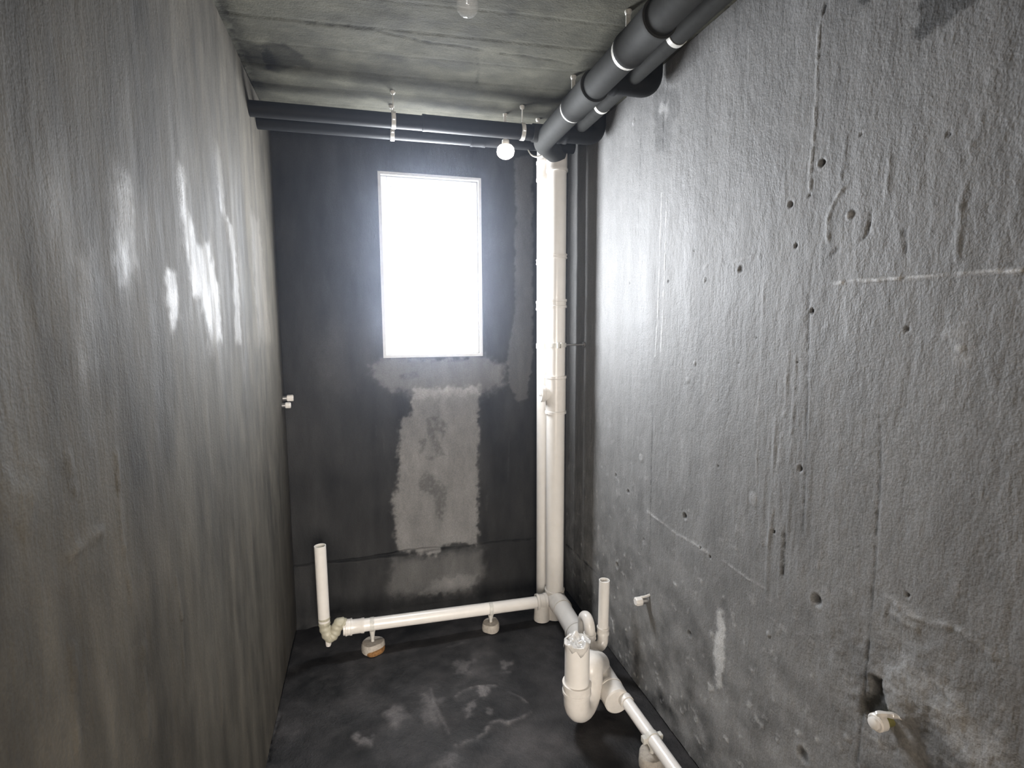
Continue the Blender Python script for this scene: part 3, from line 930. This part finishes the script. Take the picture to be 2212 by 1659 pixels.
# ------------------------------------------------------------------ small drain along the back wall with its trap
FY = -.335
dr = thing('back_drain_pipe', (.80, FY, 0), 'thin white drain pipe running low along the back wall to the stack', 'pipe')
bm = bmesh.new()
add_tube(bm, [(.30, FY, .146), (S1.x - .02, FY + .02, .112)], .0345, 26)
link('pipe', bm, 'pvc', dr)
bm = bmesh.new()
add_collar(bm, (.285, FY, .1465), (.395, FY, .143), .0385, .002, 26)
add_collar(bm, (.235 + .06, FY - .003, .148), (.33, FY, .1455), .043, .002, 26)
link('socket', bm, 'pvc_fit', dr)
bm = bmesh.new()
add_collar(bm, (1.405, FY + .018, .116), (1.47, FY + .018, .1145), .043, .005, 26)
add_tube(bm, [(1.442, FY + .02, .0), (1.442, FY + .02, .10)], [.050, .046], 20)
link('tee_socket', bm, 'pvc_fit', dr)
trap = bezier([(.187, FY, .225), (.190, FY - .002, .165), (.212, FY - .010, .112), (.240, FY - .008, .132), (.262, FY - .004, .178), (.285, FY, .170), (.315, FY, .150)], 8)
bm = bmesh.new()
_n = len(trap)
add_tube(bm, trap, [.030 + .0022 * math.sin(k * 1.6) for k in range(_n)], 22)
tr = link('trap_hose', bm, 'pvc_old', dr)
bm = bmesh.new()
add_tube(bm, [(.207, FY - .014, .105), (.205, FY - .020, .075), (.204, FY - .022, .066)], [.018, .015, .011], 16)
link('drain_plug', bm, 'pvc_fit', tr)
bm = bmesh.new()
add_hollow(bm, (.187, FY, .20), (.184, FY, .630), .0305, .0265, 26)
link('standpipe', bm, 'pvc', dr)
bm = bmesh.new()
add_tube(bm, [(.184, FY, .612), (.184, FY, .616)], .0262, 22)
link('standpipe_plug', bm, 'pvc_old', dr)


def blob_disc(bm, c, r, h, seed, seg=22):
    rng = np.random.default_rng(seed)
    prof = [(0, 1.0), (.35, 1.03), (.8, 1.0), (1.0, .90)]
    ph = rng.random(4) * 6.28
    rings = []
    for hz, rr in prof:
        ring = []
        for k in range(seg):
            a = 2 * math.pi * k / seg
            q = r * rr * (1 + .05 * math.sin(2 * a + ph[0]) + .05 * math.sin(3 * a + ph[1]) + .03 * math.sin(5 * a + ph[2]))
            ring.append(bm.verts.new((c[0] + q * math.cos(a), c[1] + q * math.sin(a), c[2] + h * hz * (1 + .06 * math.sin(a + ph[3])))))
        rings.append(ring)
    for a, b in zip(rings, rings[1:]):
        for k in range(seg):
            bm.faces.new((a[k], a[(k + 1) % seg], b[(k + 1) % seg], b[k]))
    top = bm.verts.new((c[0], c[1], c[2] + h * 1.02))
    for k in range(seg):
        bm.faces.new((rings[-1][k], rings[-1][(k + 1) % seg], top))
    bm.faces.new(rings[0][::-1])


def floor_support(x, y, zpipe, rp, base_r, axis, seed, label, rust=False):
    """plastic saddle on a thin stem standing in a puck of mortar"""
    t = thing('pipe_support', (x, y, 0), label, 'pipe support', 'supports under the floor pipes')
    bm = bmesh.new()
    blob_disc(bm, (x, y, -.004), base_r, .045, seed)
    b = link('mortar_base', bm, 'base', t, angle=50)
    if rust:
        bm = bmesh.new()
        blob_disc(bm, (x + .010, y - .022, -.004), base_r * .86, .020, seed + 7)
        link('rust_crust', bm, 'rust', b, angle=50)
    bm = bmesh.new()
    add_tube(bm, [(x, y, .03), (x, y, .06), (x, y, zpipe - rp - .012), (x, y, zpipe - rp + .006)], [.0085, .0095, .015, .019], 14)
    link('stem', bm, 'strap', t)
    bm = bmesh.new()
    d = Vector(axis).normalized()
    c = Vector((x, y, zpipe))
    add_hollow(bm, c - d * .011, c + d * .011, rp + .0035, rp - .001, 26)
    link('saddle', bm, 'strap', t)
    return t


def zfp(x):
    return .146 + (x - .30) / (S1.x - .32) * (.112 - .146)


floor_support(.437, FY, zfp(.437), .0345, .062, (1, 0, -.028), 3, 'pipe support with rust-stained mortar puck under the back drain pipe', True)
floor_support(1.118, FY + .008, zfp(1.118), .0345, .053, (1, 0, -.028), 5, 'clean pale pipe support under the back drain pipe near the stack')

# ------------------------------------------------------------------ big drain along the right wall with its trap
mp = thing('floor_drain_main', (1.52, -.8, 0), 'thick white drain pipe on the floor along the right wall', 'pipe')
MA, MB = Vector((1.531, -.40, .118)), Vector((1.505, -1.20, .098))


def main_at(y):
    return MA.lerp(MB, (y - MA.y) / (MB.y - MA.y))


bm = bmesh.new()
add_tube(bm, [MA, main_at(-1.17)], PR, 32)
link('pipe', bm, 'pvc', mp)
bm = bmesh.new()
add_collar(bm, main_at(-.66), main_at(-.80), PR + .005, .004, 32)
link('coupling', bm, 'pvc_fit', mp)
bm = bmesh.new()
add_collar(bm, main_at(-.93), main_at(-1.13), PR + .004, .003, 32)
link('branch_tee', bm, 'pvc_fit', mp)
bm = bmesh.new()
add_tube(bm, [main_at(-1.13), main_at(-1.135), main_at(-1.200), main_at(-1.206)], [PR + .002, PR + .005, PR + .005, PR - .001], 32)
link('end_cap', bm, 'pvc_fit', mp)
SP0, SP1 = Vector((1.538, -1.19, .108)), Vector((1.556, -2.35, .100))


def small_at(y):
    return SP0.lerp(SP1, (y - SP0.y) / (SP1.y - SP0.y))


sp = thing('small_floor_drain', (1.54, -1.6, 0), 'thin white pipe leaving the capped end of the thick drain towards the viewer', 'pipe')
bm = bmesh.new()
add_tube(bm, [SP0, SP1], .027, 26)
link('pipe', bm, 'pvc', sp)
bm = bmesh.new()
add_hollow(bm, small_at(-1.206), small_at(-1.235), .0315, .026, 26)
link('collar', bm, 'pvc_fit', sp)
t = floor_support(small_at(-1.44).x, -1.44, small_at(-1.44).z, .027, .055, (0, -1, 0), 11, 'pipe support with clip under the thin pipe at the bottom edge, beside the right wall')
bm = bmesh.new()
c = small_at(-1.44)
add_box(bm, (c.x - .046, c.y - .012, c.z - .012), (c.x - .028, c.y + .012, c.z + .014), .003)
link('clip_lug', bm, 'strap', t)
bm = bmesh.new()
add_box(bm, (c.x + .028, c.y - .012, c.z - .008), (c.x + .044, c.y + .012, c.z + .014), .003)
link('clip_lug', bm, 'strap', t)

# floor trap with the torn plastic film over its mouth
TX = Vector((1.306, -1.200, 0))
tp = thing('floor_trap', at(TX, 0), 'thick white U-shaped floor trap with open standing mouth sealed by torn film', 'drain trap')
leg2 = Vector((1.418, -1.095, 0))
mid = (TX + leg2) / 2
rad = (leg2 - TX).length / 2
hd = (leg2 - TX).normalized()
zc = .150
path = [Vector(at(TX, .215))]
for k in range(13):
    a = math.pi * k / 12
    path.append(Vector((mid.x, mid.y, zc)) - hd * (rad * math.cos(a)) - Vector((0, 0, 1)) * (rad * math.sin(a)))
j = main_at(-1.03)
up = fillet([at(leg2, zc), at(leg2, .225), (j.x - .01, j.y + .03, j.z + .045)], .07, 9)
path += up[1:]
bm = bmesh.new()
add_tube(bm, path, PR + .0035, 32)
link('u_bend', bm, 'pvc_fit', tp)
bm = bmesh.new()
add_collar(bm, at(TX, .185), at(TX, .235), PR + .0065, .003, 32)
link('socket', bm, 'pvc_fit', tp)
bm = bmesh.new()
add_hollow(bm, at(TX, .19), at(TX, .425), PR, PR - .004, 36)
link('mouth_pipe', bm, 'pvc', tp)
bm = bmesh.new()
rng = np.random.default_rng(8)
seg, nr = 40, 9
rings = []
for i in range(nr + 1):
    q = i / nr
    ring = []
    for k in range(seg):
        a = 2 * math.pi * k / seg
        if q <= .72:                                    # sunken, puckered film across the mouth
            r = (PR - .001) * (q / .72)
            z = .430 - .012 * (1 - (q / .72) ** 2) + (.013 * math.sin(3 * a + 1.0 + q * 5) + .009 * math.sin(5 * a + q * 11) + .006 * math.sin(8 * a - q * 14)) * (q / .72) * (1.35 - q)
        else:                                           # skirt stuck to the outside, torn edge
            e = (q - .72) / .28
            tear = .022 + .014 * math.sin(3 * a + .7) + .009 * math.sin(7 * a) + .006 * math.sin(11 * a + 2)
            r = PR + .003 + .006 * e * (.5 + .5 * math.sin(4 * a + 1))
            z = .432 - max(.006, tear) * e
        ring.append(bm.verts.new((TX.x + r * math.cos(a), TX.y + r * math.sin(a), z)))
    rings.append(ring)
for a, b in zip(rings[1:], rings[2:]):
    for k in range(seg):
        bm.faces.new((a[k], a[(k + 1) % seg], b[(k + 1) % seg], b[k]))
cv_ = bm.verts.new((TX.x, TX.y, .421))
for k in range(seg):
    bm.faces.new((rings[1][k], rings[1][(k + 1) % seg], cv_))
bmesh.ops.delete(bm, geom=rings[0], context='VERTS')
fo = link('film_cover', bm, 'film', tp, angle=80)
fo['label'] = 'torn shiny plastic film over the pipe mouth'
so = fo.modifiers.new('thickness', 'SOLIDIFY')
so.thickness = .0012

# thin S-trap with standpipe behind it
VX = Vector((1.592, -.86, 0))
sv = thing('standpipe_trap', at(VX, 0), 'thin white standpipe with looped trap beside the right wall', 'drain trap')
lx = 1.518
path = [Vector(at(VX, .225))]
rc = (VX.x - lx) / 2
for k in range(11):
    a = math.pi * k / 10
    path.append(Vector((VX.x - rc + rc * math.cos(a), VX.y - .008 * math.sin(a), .180 - rc * math.sin(a))))
path.append(Vector((lx, VX.y, .235)))
for k in range(1, 11):
    a = math.pi * k / 10
    path.append(Vector((lx - .002, VX.y + .040 - .040 * math.cos(a), .245 + .040 * math.sin(a))))
path.append(Vector((lx - .002, VX.y + .08, main_at(VX.y + .08).z + .03)))
bm = bmesh.new()
add_tube(bm, path, .0285, 24)
link('s_bend', bm, 'pvc_fit', sv)
bm = bmesh.new()
add_collar(bm, at(VX, .205), at(VX, .245), .0305, .0015, 24)
add_collar(bm, (lx, VX.y, .195), (lx, VX.y, .222), .031, .002, 24)
link('socket', bm, 'pvc_fit', sv)
bm = bmesh.new()
add_hollow(bm, at(VX, .21), (VX.x + .003, VX.y, .498), .0275, .0235, 28)
link('standpipe', bm, 'pvc', sv)
bm = bmesh.new()
add_tube(bm, [(VX.x + .003, VX.y, .478), (VX.x + .003, VX.y, .482)], .0233, 22)
link('plug', bm, 'pvc_fit', sv)

# ------------------------------------------------------------------ dark pipes under the ceiling
AY, BY = -.545, -.372


def zA(x):
    return 2.752 + .018 * x / 1.4


pa = thing('ceiling_pipe', (.7, AY, zA(.7)), 'nearer of the two dark pipes crossing below the ceiling above the window', 'pipe', 'dark ceiling pipes')
bm = bmesh.new()
add_tube(bm, [(-.02, AY, zA(0)), (1.35, AY + .012, zA(1.35))], .034, 26)
link('pipe', bm, 'backlit_pipe', pa)
bm = bmesh.new()
add_collar(bm, (.755, AY, zA(.755)), (1.30, AY + .012, zA(1.3)), .0375, .001, 26)
link('sleeve', bm, 'backlit_pipe', pa)
pb = thing('ceiling_pipe', (.7, BY, 2.755), 'farther of the two dark pipes crossing below the ceiling above the window', 'pipe', 'dark ceiling pipes')
bm = bmesh.new()
add_tube(bm, [(-.02, BY, 2.758), (1.60, BY, 2.772)], .034, 26)
link('pipe', bm, 'backlit_pipe', pb)
bm = bmesh.new()
add_collar(bm, (1.02, BY, 2.767), (1.10, BY, 2.768), .037, .001, 26)
link('sleeve', bm, 'backlit_pipe', pb)

pc = thing('ceiling_pipe', (1.385, -1.4, 2.755), 'thickest dark pipe under the ceiling, running towards the viewer by the right wall', 'pipe', 'dark ceiling pipes')
BX, BZ = 1.385, 2.757
bm = bmesh.new()
add_tube(bm, fillet([(BX, -2.6, BZ + .005), (BX, -.46, BZ - .004), (S1.x - .005, S1.y - .02, BZ - .012)], .16, 10), PR, 30)
link('pipe', bm, 'black_pipe', pc)
for a, b in ((-.905, -1.13), (-1.415, -1.62)):
    bm = bmesh.new()
    add_collar(bm, (BX, a, BZ), (BX, b, BZ), PR + .006, .002, 30)
    link('sleeve', bm, 'black_pipe', pc)
bm = bmesh.new()
add_tube(bm, [(BX - .01, AY + .012, zA(1.38)), (BX - .075, AY + .012, zA(1.32))], [.044, .044], 24)
link('tee_branch', bm, 'black_pipe', pc)

P2X, P2Z = 1.552, 2.814
pd = thing('ceiling_pipe', (P2X, -1.4, P2Z), 'slimmer dark pipe beside the thickest one, tight under the ceiling by the right wall', 'pipe', 'dark ceiling pipes')
bm = bmesh.new()
add_tube(bm, [(P2X, -2.6, P2Z), (P2X, -.56, P2Z - .004)], .0375, 26)
link('pipe', bm, 'black_pipe', pd)


def cross_branch(y, z, r, x1, label):
    """short branch from the thick pipe to the right wall, turning up through the ceiling"""
    t = thing('branch_bend', (1.6, y, z), label, 'pipe', 'dark branch bends at the right wall')
    bm = bmesh.new()
    add_tube(bm, fillet([(BX + .02, y, z), (x1, y, z), (x1, y, H + .01)], .055, 9), r, 26)
    link('bend', bm, 'backlit_pipe', t)
    bm = bmesh.new()
    add_collar(bm, (BX + .055, y, z), (BX + .105, y, z), r + .005, .002, 26)
    link('socket', bm, 'backlit_pipe', t)
    return t


cross_branch(-1.10, 2.795, .046, 1.655, 'dark branch bend between the ceiling pipes, nearer the viewer')
cross_branch(-.545, 2.778, .046, 1.660, 'dark branch bend above the white stacks in the corner')


def hanger(x, y, zp, rp, axis, label, drop=.0, strap_dx=0.0, ring=True):
    """ceiling hanger: bolt head, flat strap, ring round the pipe"""
    t = thing('pipe_hanger', (x, y, H), label, 'pipe hanger', 'ceiling pipe hangers')
    d = Vector(axis).normalized()
    side = Vector((-d.y, d.x, 0))
    bm = bmesh.new()
    add_tube(bm, [(x, y, H + .004), (x, y, H - .004), (x, y, H - .012), (x, y, H - .016)], [.012, .013, .011, .007], 12)
    link('bolt', bm, 'strap', t)
    bm = bmesh.new()
    c = Vector((x, y, zp))
    top = Vector((x, y, H - .004))
    w, th = .0085, .0018
    # strap from bolt to the crown of the ring, twisted flat against the pipe
    a = [top, Vector((x, y, zp + rp + .03)), c + Vector((0, 0, rp + .002))]
    for p, q in zip(a, a[1:]):
        vs = []
        for e in (p, q):
            for s1, s2 in ((-1, -1), (1, -1), (1, 1), (-1, 1)):
                vs.append(bm.verts.new(e + side * (w * s1) + d * (th * s2)))
        for k in range(4):
            bm.faces.new((vs[k], vs[(k + 1) % 4], vs[4 + (k + 1) % 4], vs[4 + k]))
        bm.faces.new(vs[:4][::-1])
        bm.faces.new(vs[4:])
    link('strap', bm, 'strap', t, smooth=False)
    bm = bmesh.new()
    add_hollow(bm, c - d * .010, c + d * .010, rp + .004, rp - .001, 26)
    add_box(bm, c - side * (rp + .010) - Vector((.006, .006, .012)), c - side * (rp + .001) + Vector((.006, .006, .014)), .002)
    link('ring', bm, 'strap', t)
    return t


hanger(.620, AY, zA(.62), .034, (1, 0, 0), 'hanger of the nearer cross pipe above the window left edge')
hanger(.622, BY, 2.761, .034, (1, 0, 0), 'hanger of the farther cross pipe above the window left edge')
hanger(1.256, AY + .010, zA(1.256), .0375, (1, 0, 0), 'hanger of the nearer cross pipe just left of the white stacks')
hanger(BX, -.398, BZ - .004, PR, (.55, .83, 0), 'curved hanger at the far end of the thickest ceiling pipe')
hanger(BX, -.898, BZ, PR, (0, 1, 0), 'hanger halfway along the thickest ceiling pipe')
hanger(BX, -1.405, BZ, PR, (0, 1, 0), 'hanger on the thickest ceiling pipe nearest the viewer')
hanger(P2X, -.84, P2Z, .0375, (0, 1, 0), 'hanger on the slimmer side pipe farther from the viewer')
hanger(P2X, -1.45, P2Z, .0375, (0, 1, 0), 'bright curved hanger on the slimmer side pipe nearest the viewer')

# ------------------------------------------------------------------ lamps
LX, LY, LZ = 1.196, -.432, 2.698
lp = thing('hanging_lamp', (LX, LY, LZ), 'small round lamp glowing white on a strap below the ceiling pipes', 'lamp')
bm = bmesh.new()
add_tube(bm, [(LX + .002, LY + .014, H + .003), (LX + .002, LY + .014, H - .012)], [.012, .010], 12)
link('bolt', bm, 'strap', lp)
bm = bmesh.new()
add_box(bm, (LX - .006, LY + .012, LZ + .045), (LX + .008, LY + .016, H - .004))
link('strap', bm, 'strap', lp, smooth=False)
bm = bmesh.new()
add_tube(bm, [(LX, LY, LZ + .062), (LX, LY, LZ + .058), (LX, LY, LZ + .036), (LX, LY, LZ + .028)], [.010, .018, .020, .016], 18)
link('socket', bm, 'strap', lp)
bm = bmesh.new()
prof = [(.034, .018), (.030, .034), (.018, .044), (.0, .047), (-.016, .043), (-.026, .034), (-.034, .020), (-.037, .004)]
add_tube(bm, [(LX, LY, LZ + z) for z, r in prof], [r for z, r in prof], 16)
link('bulb', bm, 'lamp', lp)

QX, QY, QZ = .776, -1.60, 2.715
cb = thing('clear_bulb', (QX, QY, QZ), 'clear unlit glass bulb hanging from the ceiling at the top edge', 'lamp')
_m, _nt, _b = new_mat('clear_bulb_glass')
_b.inputs['Base Color'].default_value = (.9, .9, .88, 1)
_b.inputs['Roughness'].default_value = .02
_b.inputs['Alpha'].default_value = .16
_b.inputs['Specular IOR Level'].default_value = .8
MAT['bulb_glass'] = _m
bm = bmesh.new()
prof = [(.075, .013), (.060, .014), (.040, .021), (.020, .029), (.0, .0325), (-.014, .030), (-.025, .022), (-.031, .011), (-.033, .001)]
add_tube(bm, [(QX, QY, QZ + z) for z, r in prof], [r for z, r in prof], 28)
link('globe', bm, 'bulb_glass', cb, angle=80)
bm = bmesh.new()
add_tube(bm, [(QX, QY, QZ + .068), (QX, QY, QZ + .072), (QX, QY, QZ + .12), (QX, QY, QZ + .13)], [.012, .016, .018, .008], 18)
link('holder', bm, 'strap', cb)
bm = bmesh.new()
add_tube(bm, [(QX, QY, QZ + .125), (QX, QY, H + .005)], .004, 10)
link('cord', bm, 'strap', cb)
bm = bmesh.new()
add_tube(bm, [(QX - .004, QY, QZ + .072), (QX - .002, QY, QZ + .02), (QX - .002, QY, QZ + .004)], [.006, .004, .002], 10)
link('glass_stem', bm, 'white', cb)

# ------------------------------------------------------------------ capped water outlets in the walls
wa = thing('wall_outlet', (W, -1.06, .485), 'small white capped water outlet low on the right wall, far one', 'pipe outlet')
c = Vector((W, -1.075, .487))
bm = bmesh.new()
add_tube(bm, [c + Vector((.02, 0, 0)), c + Vector((-.030, 0, 0)), c + Vector((-.034, 0, 0))], [.017, .017, .015], 18)
link('stub', bm, 'steel', wa)
bm = bmesh.new()
add_tube(bm, [c + Vector((-.026, 0, 0)), c + Vector((-.030, 0, 0)), c + Vector((-.056, 0, 0)), c + Vector((-.061, 0, 0))], [.018, .021, .021, .016], 8)
link('cap', bm, 'pvc', wa, angle=30)
bm = bmesh.new()
add_tube(bm, bezier([c + Vector((-.03, .004, .016)), c + Vector((-.015, -.012, .026)), c + Vector((.004, -.026, .040))], 5), .006, 8)
link('seal_tape', bm, 'film', wa)

wb = thing('wall_outlet', (W, -2.28, .79), 'large white capped water outlet with brass ring low on the right wall', 'pipe outlet')
c = Vector((W, -2.262, .798))
bm = bmesh.new()
add_tube(bm, [c + Vector((.02, 0, 0)), c + Vector((-.022, 0, 0))], .0165, 20)
link('brass_ring', bm, 'brass', wb)
bm = bmesh.new()
add_tube(bm, [c + Vector((-.018, 0, 0)), c + Vector((-.021, 0, 0)), c + Vector((-.040, 0, 0)), c + Vector((-.043, 0, 0))], [.019, .022, .022, .019], 20)
cp = link('cap', bm, 'pvc_fit', wb)
bm = bmesh.new()
add_tube(bm, [c + Vector((-.040, 0, 0)), c + Vector((-.050, 0, 0)), c + Vector((-.053, 0, 0))], [.0150, .0145, .010], 18)
link('plug_head', bm, 'pvc', cp)
bm = bmesh.new()
add_tube(bm, bezier([c + Vector((-.034, .002, .018)), c + Vector((-.022, -.012, .028)), c + Vector((-.008, -.026, .031)), c + Vector((.004, -.040, .030))], 6), [.010 - .0003 * k + .001 * math.sin(k * .8) for k in range(19)], 8)
link('seal_tape', bm, 'film', wb)

wc = thing('wall_outlet', (0, -.05, 1.37), 'pair of white capped tap outlets on the left wall by the corner', 'pipe outlet')
for dy, dz, r, ln in ((-.095, -.012, .017, .040), (-.050, .022, .019, .050)):
    c = Vector((0, dy, 1.372 + dz))
    bm = bmesh.new()
    add_tube(bm, [c + Vector((-.01, 0, 0)), c + Vector((ln * .5, 0, 0))], r * .8, 16)
    s_ = link('stub', bm, 'steel', wc)
    bm = bmesh.new()
    add_tube(bm, [c + Vector((ln * .4, 0, 0)), c + Vector((ln * .45, 0, 0)), c + Vector((ln, 0, 0)), c + Vector((ln + .004, 0, 0))], [r * .9, r, r, r * .8], 8)
    link('cap', bm, 'pvc', s_, angle=30)
